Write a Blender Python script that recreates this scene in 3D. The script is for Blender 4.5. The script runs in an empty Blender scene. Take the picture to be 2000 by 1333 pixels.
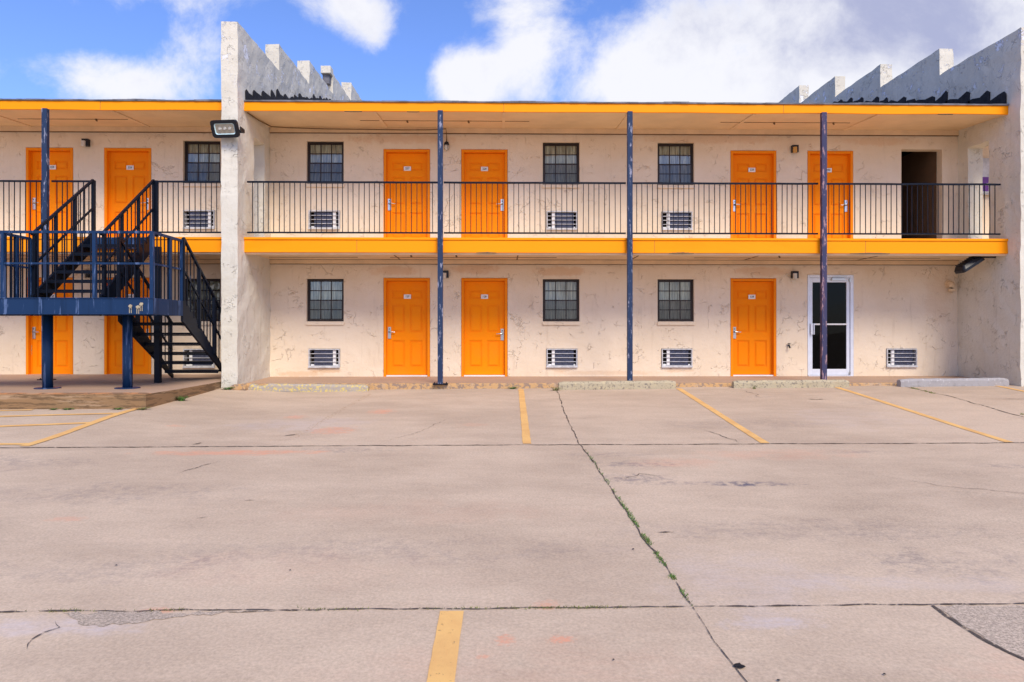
import bpy, bmesh, math, random
from mathutils import Vector, noise
random.seed(7)
S = bpy.context.scene
COL = S.collection
R = math.radians

# ------------------------------------------------------------------ camera
cd = bpy.data.cameras.new('camera'); cam = bpy.data.objects.new('camera', cd); COL.objects.link(cam)
cam.location = (0, 0, 1.125); cam.rotation_euler = (R(90), 0, R(-0.9))
cd.sensor_width = 36; cd.lens = 24.0; cd.shift_y = -0.00825; cd.clip_start = .05; cd.clip_end = 3000
S.camera = cam
S.render.resolution_x = 1024; S.render.resolution_y = 682

# ------------------------------------------------------------------ nodes helper
class NT:
    def __init__(s, tree): s.t = tree; s.n = tree.nodes; s.l = tree.links
    def link(s, a, b): s.l.new(a, b)
    def _in(s, node, key, v):
        if v is None: return
        if isinstance(v, bpy.types.NodeSocket): s.l.new(v, node.inputs[key])
        else: node.inputs[key].default_value = v
    def math(s, op, a, b=None, c=None, clamp=False):
        n = s.n.new('ShaderNodeMath'); n.operation = op; n.use_clamp = clamp
        s._in(n, 0, a); s._in(n, 1, b); s._in(n, 2, c); return n.outputs[0]
    def vmath(s, op, a, b=None, scale=None):
        n = s.n.new('ShaderNodeVectorMath'); n.operation = op
        s._in(n, 0, a); s._in(n, 1, b)
        if scale is not None: s._in(n, 'Scale', scale)
        return n.outputs[0]
    def noise(s, vec, scale, detail=4, rough=.5, dist=0, out=0):
        n = s.n.new('ShaderNodeTexNoise'); s._in(n, 'Vector', vec)
        n.inputs['Scale'].default_value = scale; n.inputs['Detail'].default_value = detail
        n.inputs['Roughness'].default_value = rough; n.inputs['Distortion'].default_value = dist
        return n.outputs[out]
    def voro(s, vec, scale, feature='DISTANCE_TO_EDGE'):
        n = s.n.new('ShaderNodeTexVoronoi'); n.feature = feature; s._in(n, 'Vector', vec)
        n.inputs['Scale'].default_value = scale; return n.outputs[0]
    def mr(s, v, a, b, c=0., d=1., smooth=True):
        n = s.n.new('ShaderNodeMapRange'); n.interpolation_type = 'SMOOTHSTEP' if smooth else 'LINEAR'
        s._in(n, 0, v); s._in(n, 1, a); s._in(n, 2, b); s._in(n, 3, c); s._in(n, 4, d); return n.outputs[0]
    def mix(s, f, a, b, mode='MIX'):
        n = s.n.new('ShaderNodeMix'); n.data_type = 'RGBA'; n.blend_type = mode
        s._in(n, 0, f); s._in(n, 6, a if not isinstance(a, tuple) else (*a[:3], 1)); s._in(n, 7, b if not isinstance(b, tuple) else (*b[:3], 1))
        return n.outputs[2]
    def sep(s, v):
        n = s.n.new('ShaderNodeSeparateXYZ'); s._in(n, 0, v); return n.outputs
    def comb(s, x, y, z):
        n = s.n.new('ShaderNodeCombineXYZ'); s._in(n, 0, x); s._in(n, 1, y); s._in(n, 2, z); return n.outputs[0]
    def bump(s, h, strength=.5, dist=.01, normal=None):
        n = s.n.new('ShaderNodeBump'); s._in(n, 'Height', h); n.inputs['Strength'].default_value = strength
        n.inputs['Distance'].default_value = dist; s._in(n, 'Normal', normal); return n.outputs[0]
    def pos(s): return s.n.new('ShaderNodeNewGeometry').outputs['Position']

# ------------------------------------------------------------------ world: sky with clouds
SUN_EL, SUN_AZ = 45, 160          # azimuth clockwise from +Y (the viewing direction)
W = bpy.data.worlds.new('World'); S.world = W; W.use_nodes = True
nt = NT(W.node_tree); nt.n.clear()
out = nt.n.new('ShaderNodeOutputWorld'); bg = nt.n.new('ShaderNodeBackground')
sky = nt.n.new('ShaderNodeTexSky'); sky.sky_type = 'NISHITA'; sky.sun_disc = False
sky.sun_elevation = R(SUN_EL); sky.sun_rotation = R(SUN_AZ); sky.air_density = 1.0; sky.dust_density = .6; sky.ozone_density = 2.5
tc = nt.n.new('ShaderNodeTexCoord'); d = nt.sep(tc.outputs['Generated'])
ay = nt.math('MAXIMUM', nt.math('ABSOLUTE', d[1]), .05)
u = nt.math('DIVIDE', d[0], ay); v = nt.math('DIVIDE', d[2], ay)
uv = nt.comb(u, v, 0.)
n1 = nt.noise(uv, 5.2, 12, .64, .25); n2 = nt.noise(nt.vmath('ADD', uv, (3.1, 7.7, 0)), 1.6, 5, .5, .3)
n3 = nt.noise(nt.vmath('ADD', uv, (8.1, 2.7, 0)), 11, 6, .6, .2)
CL = [  # direction x/y, z/y, half width, half height, weight: cumulus banks over the motel
    (.44, .44, .26, .12, 1.0), (.20, .37, .09, .06, .85), (.72, .50, .24, .15, 1.2), (.03, .46, .07, .10, .72), (-.055, .365, .045, .045, 1.35),
    (-.215, .475, .065, .045, .75), (-.185, .43, .025, .03, .4), (-.43, .42, .05, .05, .62), (-.47, .50, .18, .035, .60), (-.56, .36, .10, .04, .95), (-.68, .395, .09, .022, .40),
    (-.74, .36, .05, .025, .3), (.50, .345, .30, .03, 1.0), (.04, .40, .045, .05, .4)]
tot = None
for (cx, cy, a, b, w) in CL:
    ex = nt.math('POWER', nt.math('DIVIDE', nt.math('SUBTRACT', u, cx), a), 2.)
    ey = nt.math('POWER', nt.math('DIVIDE', nt.math('SUBTRACT', v, cy), b), 2.)
    g = nt.math('MULTIPLY', nt.math('EXPONENT', nt.math('MULTIPLY', nt.math('ADD', ex, ey), -.9)), w)
    tot = g if tot is None else nt.math('ADD', tot, g)
front = nt.mr(d[1], -.05, .15)
tot = nt.math('MULTIPLY', tot, front)
back = nt.math('MULTIPLY', nt.math('SUBTRACT', 1., front), nt.mr(n2, .40, .60, 0., .8))
dens = nt.math('ADD', nt.math('ADD', tot, back), nt.math('MULTIPLY', nt.math('SUBTRACT', n1, .5), 2.3))
dens = nt.math('ADD', dens, nt.math('MULTIPLY', nt.math('SUBTRACT', n3, .5), .35))
cov = nt.mr(dens, .26, .98)
sx = nt.math('POWER', nt.math('DIVIDE', nt.math('SUBTRACT', u, .62), .24), 2.); sy = nt.math('POWER', nt.math('DIVIDE', nt.math('SUBTRACT', v, .47), .085), 2.)
grey = nt.math('EXPONENT', nt.math('MULTIPLY', nt.math('ADD', sx, sy), -.8))       # the dark base of the big cumulus
shade = nt.mr(nt.math('ADD', nt.math('ADD', grey, nt.math('MULTIPLY', nt.math('SUBTRACT', n1, .5), 2.0)), nt.math('MULTIPLY', nt.math('SUBTRACT', n3, .5), 1.0)), .05, 1.15)
ccol = nt.mix(shade, (6.5, 6.5, 6.8), (3.0, 3.2, 4.6))
skyc = nt.mix(1., sky.outputs[0], (.98, 1.12, 1.62), 'MULTIPLY')
col = nt.mix(nt.math('MULTIPLY', cov, .96), skyc, ccol)
nt.link(col, bg.inputs[0]); bg.inputs[1].default_value = .082; nt.link(bg.outputs[0], out.inputs[0])

# ------------------------------------------------------------------ sun (veiled by cloud: soft)
sl = bpy.data.lights.new('sun', 'SUN'); sl.energy = 2.0; sl.angle = R(24); sl.color = (1, .89, .72)
so = bpy.data.objects.new('sun', sl); COL.objects.link(so)
az, el = R(SUN_AZ), R(SUN_EL)
tosun = Vector((math.sin(az) * math.cos(el), math.cos(az) * math.cos(el), math.sin(el)))
so.rotation_euler = tosun.to_track_quat('Z', 'Y').to_euler(); so.location = (5, -20, 30)
S.view_settings.view_transform = 'Standard'; S.view_settings.look = 'None'; S.view_settings.exposure = 0.86; S.view_settings.gamma = 1

# ------------------------------------------------------------------ materials
def newmat(name):
    m = bpy.data.materials.new(name); m.use_nodes = True; t = NT(m.node_tree)
    return m, t, t.n['Principled BSDF']
def flat(name, c, rough=.6, metal=0., var=.12, scale=6, bump=0., spec=.3):
    m, t, b = newmat(name); p = t.pos()
    f = t.noise(p, scale, 4, .6)
    k = t.mr(f, .3, .7, 1 - var, 1 + var)
    colr = t.mix(1., c, t.comb(k, k, k), 'MULTIPLY')
    t.link(colr, b.inputs['Base Color']); b.inputs['Roughness'].default_value = rough; b.inputs['Metallic'].default_value = metal
    b.inputs['Specular IOR Level'].default_value = spec
    if bump: t.link(t.bump(t.noise(p, scale * 12, 4, .6), bump, .004), b.inputs['Normal'])
    return m
def stucco(name, c, c2, peel=None, crack=.5, ridge=1., scale=2.3, stains=()):
    m, t, b = newmat(name); p = t.pos()
    w = t.vmath('ADD', p, t.vmath('SCALE', t.vmath('SUBTRACT', t.noise(p, 2.2, 4, .6, 0, 1), (.5, .5, .5)), scale=.75))
    e1 = t.voro(w, scale); e2 = t.voro(t.vmath('ADD', w, (5.2, 3.1, 8.8)), scale * 1.9)
    l1 = t.mr(e1, .006, .034, 1., 0.); l2 = t.mr(e2, .008, .04, 1., 0.)
    m1 = t.mr(t.noise(p, 2.6, 5, .7), .53, .66); m2 = t.mr(t.noise(t.vmath('ADD', p, (9, 4, 2)), 3.1, 5, .7), .55, .68)
    rid = t.math('MAXIMUM', t.math('MULTIPLY', l1, m1), t.math('MULTIPLY', t.math('MULTIPLY', l2, m2), .8))
    body = t.noise(p, 5, 6, .62); fine = t.noise(p, 34, 5, .65)
    h = t.math('ADD', t.math('ADD', t.math('MULTIPLY', rid, 1.2 * ridge), t.math('MULTIPLY', body, .9)), t.math('MULTIPLY', fine, .22))
    colr = t.mix(t.mr(t.noise(p, .9, 6, .6), .35, .68), c, c2)
    colr = t.mix(t.mr(t.noise(t.vmath('MULTIPLY', p, (3, 3, .35)), 2.5, 5, .6), .56, .8, 0., .35), colr, (c2[0]*.62, c2[1]*.56, c2[2]*.5))
    thin = t.math('MULTIPLY', t.mr(e1, .002, .014, 1., 0.), m1); thin2 = t.math('MULTIPLY', t.mr(e2, .002, .014, 1., 0.), m2)
    colr = t.mix(t.math('MULTIPLY', t.math('MAXIMUM', thin, thin2), crack), colr, (.40, .25, .13))
    if stains:
        X = t.sep(p)
        for (cx, cz, a, bb, k) in stains:
            ex = t.math('POWER', t.math('DIVIDE', t.math('SUBTRACT', X[0], cx), a), 2.); ez = t.math('POWER', t.math('DIVIDE', t.math('SUBTRACT', X[2], cz), bb), 2.)
            q = t.mr(t.math('SUBTRACT', t.math('ADD', ex, ez), t.math('MULTIPLY', t.math('SUBTRACT', t.noise(p, 6, 5, .7), .5), 4.)), .2, 1.6, k, 0.)
            colr = t.mix(q, colr, (.62, .37, .19))
    if peel:
        pm = t.math('MULTIPLY', t.mr(t.noise(w, 3.2, 7, .7), .57, .60), t.mr(t.sep(p)[2], 5.6, 7.4, .05, 1.))
        colr = t.mix(pm, colr, peel); h = t.math('SUBTRACT', h, t.math('MULTIPLY', pm, .6))
    t.link(colr, b.inputs['Base Color']); b.inputs['Roughness'].default_value = .9
    t.link(t.bump(h, .9, .02), b.inputs['Normal'])
    return m
def worn(name, c, chip, c3, amount=.6, rough=.42, scale=14, stretch=(1, 1, .22)):
    m, t, b = newmat(name); p = t.pos(); q = t.vmath('MULTIPLY', p, stretch)
    k = t.mr(t.noise(q, scale, 6, .7), amount, amount + .04)
    k2 = t.mr(t.noise(t.vmath('ADD', q, (4, 4, 4)), scale * .5, 5, .6), .5, .75)
    colr = t.mix(k2, c, c3); colr = t.mix(k, colr, chip)
    t.link(colr, b.inputs['Base Color']); b.inputs['Roughness'].default_value = rough; b.inputs['Specular IOR Level'].default_value = .12
    t.link(t.bump(t.noise(p, 60, 3, .6), .25, .002), b.inputs['Normal'])
    return m
M = {}
M['stucco'] = stucco('cream_stucco', (.78, .65, .50), (.73, .595, .44), crack=.24, ridge=.8, scale=3.2, stains=[(-3.9, .27, .33, .05, .6), (1.36, .28, .3, .04, .4), (3.95, .27, .3, .04, .45), (-.55, 2.55, .5, .12, .5), (-2.4, 2.5, .5, .1, .45), (1.3, 2.5, .6, .1, .5), (5.9, 2.5, .6, .1, .4), (-4.5, .2, .5, .06, .4), (2.3, .22, 1.2, .05, .3), (-2.3, 5.45, 1.2, .1, .4), (4.8, 5.48, 1.5, .1, .35), (8.5, 5.45, .8, .1, .4), (-3.9, 3.35, .3, .05, .4), (9.9, 1.9, .3, .6, .2)])
M['wing'] = stucco('weathered_white_stucco', (.67, .635, .55), (.60, .565, .48), peel=(.80, .82, .90), crack=.0, ridge=1.1, scale=4.2)
M['soffit'] = flat('cream_painted_ceiling', (.78, .58, .36), .8, var=.06, scale=1.5)
M['trim'] = flat('cream_painted_trim', (.78, .59, .38), .75, var=.07, scale=3)
M['trimline'] = flat('dark_brown_and_gap_shade', (.18, .11, .06), .9)  # dark brown of joints, hooks and cable; painted-in shade at the frieze gaps
M['orange'] = flat('orange_door_paint', (.93, .245, .002), .6, var=.035, scale=3, bump=.08, spec=.06)
def door_paint():
    m, t, b = newmat('orange_door_paint'); p = t.pos(); oi = t.n.new('ShaderNodeObjectInfo')
    c = t.mix(oi.outputs['Random'], (.98, .275, .002), (.92, .24, .002))
    c = t.mix(t.mr(t.noise(p, 2.2, 5, .65), .4, .75, 0., .30), c, (.80, .25, .02))
    sc = t.mr(t.noise(t.vmath('MULTIPLY', p, (3, 3, .5)), 9, 6, .75), .62, .70, 0., .30)
    c = t.mix(sc, c, (.62, .22, .03))
    t.link(c, b.inputs['Base Color']); b.inputs['Roughness'].default_value = .55; b.inputs['Specular IOR Level'].default_value = .08
    t.link(t.bump(t.noise(p, 30, 4, .6), .12, .003), b.inputs['Normal']); return m
M['orange'] = door_paint()
M['orange_frame'] = worn('orange_frame_paint', (.88, .25, .004), (.55, .30, .12), (.82, .22, .003), .66, .5, 9)
M['fascia'] = worn('amber_fascia_paint', (.95, .315, .004), (.45, .2, .06), (.90, .285, .003), .72, .5, 4, (.25, 1, 1))
M['blue'] = worn('chipped_blue_post_paint', (.024, .043, .095), (.26, .27, .36), (.034, .036, .075), .56, .4, 16)
M['purple'] = worn('faded_purple_post_paint', (.05, .05, .105), (.33, .21, .23), (.10, .06, .11), .55, .45, 18)
M['navy'] = worn('navy_railing_paint', (.006, .009, .018), (.045, .055, .085), (.004, .007, .015), .66, .38, 12)
M['navy_blue'] = worn('blue_steel_beam_paint', (.011, .034, .095), (.08, .13, .26), (.006, .018, .05), .56, .38, 11, (1, 1, .07))
M['bronze'] = flat('dark_bronze_aluminium', (.035, .024, .02), .4, .3)
M['alu'] = flat('white_anodised_aluminium', (.70, .72, .78), .4, .3, var=.05)
M['satin'] = flat('satin_metal', (.66, .66, .64), .28, .8, var=.05)
M['chrome'] = flat('brushed_steel', (.50, .49, .47), .32, .8, var=.05)
M['white'] = flat('white_plastic', (.80, .78, .76), .5, var=.04)
M['ink'] = flat('dark_ink', (.03, .03, .05), .6)
M['black'] = flat('black_housing', (.012, .014, .02), .35)
M['dark'] = flat('dark_interior', (.018, .012, .010), .9)
M['grillepaint'] = flat('dull_grille_paint', (.52, .52, .54), .5, var=.2, scale=8)
M['hall'] = flat('passage_brown_with_painted_light', (.16, .095, .055), .85, scale=2)  # lightened brown: some light inside the passage is put into the colour
M['coil'] = flat('grey_coil_fins', (.11, .12, .18), .5, .3, scale=40, var=.4)
M['tar'] = flat('black_roof_tar', (.018, .016, .017), .75, scale=12, var=.5, bump=.8)
M['drip'] = flat('grey_roof_edge', (.14, .14, .16), .7, var=.35, scale=5)
M['shingle'] = flat('dark_shingle', (.07, .065, .065), .9, scale=8, var=.4, bump=.5)
M['lens'] = flat('frosted_lamp_glass', (.62, .60, .55), .35, scale=20)
M['amberlens'] = flat('amber_lamp_glass', (.55, .30, .07), .35, scale=20)
M['silver'] = flat('lamp_reflector', (.42, .40, .34), .3, .6, scale=25)
M['violet'] = flat('violet_poster', (.14, .04, .25), .5, scale=10)
M['galv'] = flat('rim_glass_edge', (.55, .75, .8), .25, .1)
def glass(name, tint=(.86, .9, .9), refl=.2):
    m, t, b = newmat(name); t.n.remove(b)
    o = [n for n in t.n if n.type == 'OUTPUT_MATERIAL'][0]
    tr = t.n.new('ShaderNodeBsdfTransparent'); tr.inputs[0].default_value = (*tint, 1)
    gl = t.n.new('ShaderNodeBsdfGlossy'); gl.inputs['Roughness'].default_value = .03
    mx = t.n.new('ShaderNodeMixShader'); fr = t.n.new('ShaderNodeFresnel'); fr.inputs[0].default_value = 1.5
    wob = t.bump(t.noise(t.pos(), 3, 2), .1, .02); t.link(wob, gl.inputs['Normal'])
    t.link(t.math('ADD', fr.outputs[0], refl, clamp=True), mx.inputs[0]); t.link(tr.outputs[0], mx.inputs[1]); t.link(gl.outputs[0], mx.inputs[2]); t.link(mx.outputs[0], o.inputs[0])
    return m
M['glass'] = glass('window_glass', (.80, .84, .80), .07); M['screen'] = glass('screened_glass', (.50, .47, .43), .03); M['darkglass'] = glass('tinted_glass', (.2, .17, .15), -.03)
def curtain_mat(name, c):
    m, t, b = newmat(name); p = t.pos()
    k = t.mr(t.noise(t.vmath('MULTIPLY', p, (1, 1, .06)), 26, 4, .7), .3, .7, .25, 1.2)
    t.link(t.mix(1., c, t.comb(k, k, k), 'MULTIPLY'), b.inputs['Base Color']); b.inputs['Roughness'].default_value = .95
    return m
M['curtain'] = curtain_mat('pale_net_curtain', (.78, .77, .66)); M['curtain2'] = curtain_mat('brown_striped_curtain', (.70, .63, .48))

def concrete(name, c, c2, agg=False, lot=False):
    m, t, b = newmat(name); p = t.pos()
    big = t.noise(p, .35, 5, .6); mid = t.noise(t.vmath('MULTIPLY', p, (.55, 1.3, 1)), 1.6, 7, .68); fine = t.noise(p, 55, 5, .7)
    colr = t.mix(t.mr(t.math('ADD', t.math('MULTIPLY', big, .6), t.math('MULTIPLY', mid, .5)), .4, .7), c, c2)
    # speckled aggregate
    sp = t.mr(fine, .30, .72, .80, 1.19, False)
    colr = t.mix(1., colr, t.comb(sp, sp, sp), 'MULTIPLY')
    pit = t.mr(t.voro(p, 60, 'F1'), .05, .13, .75, 1.); pitm = t.mr(t.noise(p, 2.1, 4, .6), .5, .62)
    pk = t.mr(pitm, 0., 1., 1., pit, False)
    colr = t.mix(1., colr, t.comb(pk, pk, pk), 'MULTIPLY')
    rub = t.mr(t.noise(t.vmath('MULTIPLY', p, (.35, 1.6, 1)), 2.6, 7, .7), .52, .78, 0., .30)
    colr = t.mix(rub, colr, (c[0]*1.15, c[1]*1.13, c[2]*1.15))
    dk = t.mr(t.noise(t.vmath('ADD', t.vmath('MULTIPLY', p, (.45, 1.2, 1)), (11, 5, 0)), 1.1, 8, .7), .56, .82, 0., .45)
    colr = t.mix(dk, colr, (c[0]*.62, c[1]*.56, c[2]*.58))
    if agg:
        g1 = t.mr(t.noise(p, 70, 6, .8), .36, .64, .55, 1.3); colr = t.mix(1., colr, t.comb(g1, g1, g1), 'MULTIPLY')
    if lot:
        xyz = t.sep(p)
        warp = t.noise(p, 3.5, 6, .65); warp2 = t.noise(p, 12, 5, .7); warp3 = t.noise(p, 45, 4, .6); streak = t.noise(t.vmath('MULTIPLY', p, (.5, 2.2, 1)), 13, 6, .75)
        def blot(cx, cy, a, bb, soft=.5):
            ex = t.math('POWER', t.math('DIVIDE', t.math('SUBTRACT', xyz[0], cx), a), 2.)
            ey = t.math('POWER', t.math('DIVIDE', t.math('SUBTRACT', xyz[1], cy), bb), 2.)
            wn = warp if max(a, bb) > .45 else (warp2 if max(a, bb) > .09 else warp3)
            r = t.math('SUBTRACT', t.math('ADD', ex, ey), t.math('MULTIPLY', t.math('SUBTRACT', wn, .5), 6.5))
            return t.math('MULTIPLY', t.mr(r, -.5, 1.9, 1., 0.), t.mr(streak, .30, .62, .25, 1.))
        for (cx, cy, a, bb, k) in [(2.1, 6.66, .62, .075, .95), (2.5, 6.60, .35, .05, .8), (1.35, 6.85, .34, .16, .55), (1.5, 7.45, .42, .12, .5), (4.2, 8.0, .4, .06, .3), (-1.9, 8.2, .45, .14, .3), (6.2, 11.6, .4, .2, .2), (3.4, 4.1, .3, .12, .35), (4.7, 12.3, .35, .1, .3), (1.3, 7.9, .5, .12, .3), (6.1, 7.3, .9, .12, .35), (-6.0, 7.6, 1.2, .35, .45), (-1.0, 4.9, 1.6, .25, .25), (-3.6, 6.4, 1.3, .3, .28), (2.4, 5.3, 1.4, .22, .25), (-2.5, 4.6, 1.0, .2, .25), (3.4, 9.8, 1.2, .4, .2), (3.3, 4.6, 1.0, .25, .35)]:
            grit = t.mr(warp2, .38, .6)
            colr = t.mix(t.math('MULTIPLY', t.math('MULTIPLY', blot(cx, cy, a, bb), grit), k), colr, (.075, .075, .115))
        for (cx, cy, a, bb, k) in [(-2.3, 9.4, .28, .24, .9), (-1.92, 11.0, .18, .22, 1.), (-3.15, 10.5, .15, .14, .8), (-3.2, 8.05, .9, .12, .95), (.32, 3.62, .06, .04, 1.), (0.02, 3.62, .05, .06, .9), (-.09, 3.45, .03, .02, .8), (.27, 4.03, .07, .06, .7), (-3.55, 5.65, .16, .06, .5), (-2.0, 3.98, .1, .04, .8), (-1.5, 4.6, .8, .3, .10), (1.9, 7.5, .5, .2, .35), (-4.6, 9.7, .12, .08, .5), (-.4, 9.8, .2, .12, .35), (3.2, 7.9, .9, .25, .3), (-.6, 5.8, 1.2, .3, .10), (.1, 3.3, .9, .3, .12), (2.8, 3.3, .5, .25, .2)]:
            colr = t.mix(t.math('MULTIPLY', blot(cx, cy, a, bb), k), colr, (.66, .31, .19))
        for (cx, cy, a, bb, k) in [(-2.9, 9.9, 1.0, .55, .28), (-3.9, 3.75, .8, .14, .5), (1.55, 4.35, .5, .45, .22), (2.7, 4.3, .9, .12, .22), (-2.7, 3.8, .7, .12, .5), (5.2, 10.2, .8, .8, .15), (1.5, 3.78, .25, .07, .45)]:
            colr = t.mix(t.math('MULTIPLY', blot(cx, cy, a, bb, .0), k), colr, (.56, .50, .52))
        # exposed rough aggregate patch on the right of the lot
        rp = t.math('MAXIMUM', blot(3.6, 5.4, 1.3, .9, 0.), blot(6.5, 6.3, 2.6, 1.1, 0.))
        gr = t.mr(t.noise(p, 75, 6, .8), .34, .62, .45, 1.12)
        colr = t.mix(t.math('MULTIPLY', rp, .55), colr, t.mix(1., colr, t.comb(gr, gr, gr), 'MULTIPLY'))
        # paler trowelled streaks
    t.link(colr, b.inputs['Base Color']); b.inputs['Roughness'].default_value = .85
    t.link(t.bump(t.math('ADD', t.math('MULTIPLY', fine, .5), t.math('MULTIPLY', mid, 1.)), .3, .005), b.inputs['Normal'])
    return m
M['lot'] = concrete('pink_grey_concrete', (.565, .435, .315), (.445, .335, .24), lot=True)
M['rough'] = concrete('rough_dark_concrete', (.48, .38, .29), (.36, .29, .23), agg=True)
M['walk'] = concrete('tan_walkway_concrete', (.44, .295, .20), (.38, .25, .175))
M['padside'] = worn('stained_pad_concrete', (.27, .165, .085), (.16, .10, .055), (.40, .28, .18), .50, .9, 7, (.3, .3, 3))
M['padedge'] = worn('rusty_pad_rim', (.50, .23, .10), (.24, .14, .08), (.46, .30, .19), .52, .9, 5, (1, 1, 1))
M['curb'] = worn('worn_yellow_curb', (.52, .32, .15), (.28, .20, .15), (.46, .34, .24), .50, .9, 11, (1, 1, 1))
M['stop_yellow'] = worn('flaking_yellow_wheel_stop', (.38, .33, .28), (.60, .47, .16), (.30, .26, .22), .52, .9, 22, (1, 1, 1))
M['stop_cream'] = worn('flaking_cream_wheel_stop', (.42, .36, .25), (.20, .17, .14), (.50, .42, .26), .55, .9, 24, (1, 1, 1))
M['stop_grey'] = worn('bare_grey_wheel_stop', (.34, .32, .32), (.52, .50, .50), (.25, .235, .23), .60, .9, 20, (1, 1, 1))
M['joint'] = None
def paint(name, c, thr, soft=.08):
    m, t, b = newmat(name); p = t.pos(); t.link(t.mix(t.mr(t.noise(p, 3, 5, .6), .3, .7, 0, 1.), c, (c[0]*.86, c[1]*.80, c[2]*.8)), b.inputs['Base Color']); b.inputs['Roughness'].default_value = .8
    a = t.mr(t.noise(p, 30, 7, .75), thr, thr + soft); t.link(a, b.inputs['Alpha'])
    t.link(t.bump(t.noise(p, 60, 4, .6), .4, .004), b.inputs['Normal'])
    return m
M['joint'] = paint('dirt_filled_joint', (.085, .065, .05), .36, .14)
M['yellow'] = paint('worn_yellow_marking', (.78, .47, .16), .31); M['faint'] = paint('faded_marking', (.64, .42, .22), .52, .16)
M['leaf'] = flat('weed_green', (.06, .15, .025), .7, scale=30, var=.5); M['leaf2'] = flat('dry_weed', (.16, .17, .05), .8, scale=30, var=.5)

# ------------------------------------------------------------------ mesh builder
class MB:
    def __init__(s): s.v = []; s.f = []; s.m = []
    def box(s, x0, x1, y0, y1, z0, z1, m=0):
        i = len(s.v); s.v += [(x0,y0,z0),(x1,y0,z0),(x1,y1,z0),(x0,y1,z0),(x0,y0,z1),(x1,y0,z1),(x1,y1,z1),(x0,y1,z1)]
        for q in ((0,3,2,1),(4,5,6,7),(0,1,5,4),(1,2,6,5),(2,3,7,6),(3,0,4,7)): s.f.append(tuple(i+k for k in q)); s.m.append(m)
        return s
    def quad(s, *p, m=0):
        i = len(s.v); s.v += list(p); s.f.append(tuple(range(i, i+len(p)))); s.m.append(m); return s
    def beam(s, a, b, w, h, m=0):
        a = Vector(a); b = Vector(b); dr = (b-a).normalized()
        side = dr.cross(Vector((0,0,1)))
        side = Vector((1,0,0)) if side.length < 1e-4 else side.normalized()
        up = side.cross(dr).normalized(); i = len(s.v)
        for p in (a, b):
            for (k, l) in ((-1,-1),(1,-1),(1,1),(-1,1)): s.v.append(tuple(p + side*k*w/2 + up*l*h/2))
        for q in ((0,1,2,3),(7,6,5,4),(0,4,5,1),(1,5,6,2),(2,6,7,3),(3,7,4,0)): s.f.append(tuple(i+k for k in q)); s.m.append(m)
        return s
    def tube(s, pts, r, n=10, m=0, cap=True):
        pts = [Vector(p) for p in pts]; i0 = len(s.v)
        for k, p in enumerate(pts):
            t = (pts[min(k+1, len(pts)-1)] - pts[max(k-1, 0)]).normalized()
            a = t.cross(Vector((0,0,1))); a = Vector((1,0,0)) if a.length < 1e-3 else a.normalized(); b = t.cross(a).normalized()
            rr = r[k] if isinstance(r, (list, tuple)) else r
            for j in range(n):
                an = 2*math.pi*j/n; s.v.append(tuple(p + a*math.cos(an)*rr + b*math.sin(an)*rr))
        for k in range(len(pts)-1):
            for j in range(n):
                s.f.append((i0+k*n+j, i0+k*n+(j+1)%n, i0+(k+1)*n+(j+1)%n, i0+(k+1)*n+j)); s.m.append(m)
        if cap:
            s.f.append(tuple(i0+j for j in reversed(range(n)))); s.m.append(m)
            s.f.append(tuple(i0+(len(pts)-1)*n+j for j in range(n))); s.m.append(m)
        return s
    def prism(s, poly, axis, a, b, m=0):   # poly in the two other axes
        i = len(s.v); n = len(poly)
        def P(p, t): return {'x': (t, p[0], p[1]), 'y': (p[0], t, p[1]), 'z': (p[0], p[1], t)}[axis]
        for t in (a, b):
            for p in poly: s.v.append(P(p, t))
        s.f.append(tuple(i+j for j in range(n))); s.m.append(m); s.f.append(tuple(i+n+j for j in reversed(range(n)))); s.m.append(m)
        for j in range(n): s.f.append((i+j, i+(j+1) % n, i+n+(j+1) % n, i+n+j)); s.m.append(m)
        return s
    def build(s, name, mats, parent=None, loc=(0,0,0), bevel=0, smooth=False, weld=True):
        me = bpy.data.meshes.new(name); me.from_pydata(s.v, [], s.f)
        if not isinstance(mats, (list, tuple)): mats = [mats]
        for m in mats: me.materials.append(m)
        me.polygons.foreach_set('material_index', s.m)
        bm = bmesh.new(); bm.from_mesh(me)
        if weld: bmesh.ops.remove_doubles(bm, verts=bm.verts, dist=1e-5)
        bmesh.ops.recalc_face_normals(bm, faces=bm.faces); bm.to_mesh(me); bm.free()
        if smooth: me.polygons.foreach_set('use_smooth', [True]*len(me.polygons))
        o = bpy.data.objects.new(name, me); COL.objects.link(o); o.location = loc
        if parent: o.parent = parent
        if bevel:
            b = o.modifiers.new('edge', 'BEVEL'); b.width = bevel; b.segments = 2; b.limit_method = 'ANGLE'; b.angle_limit = R(40)
        return o
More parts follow.
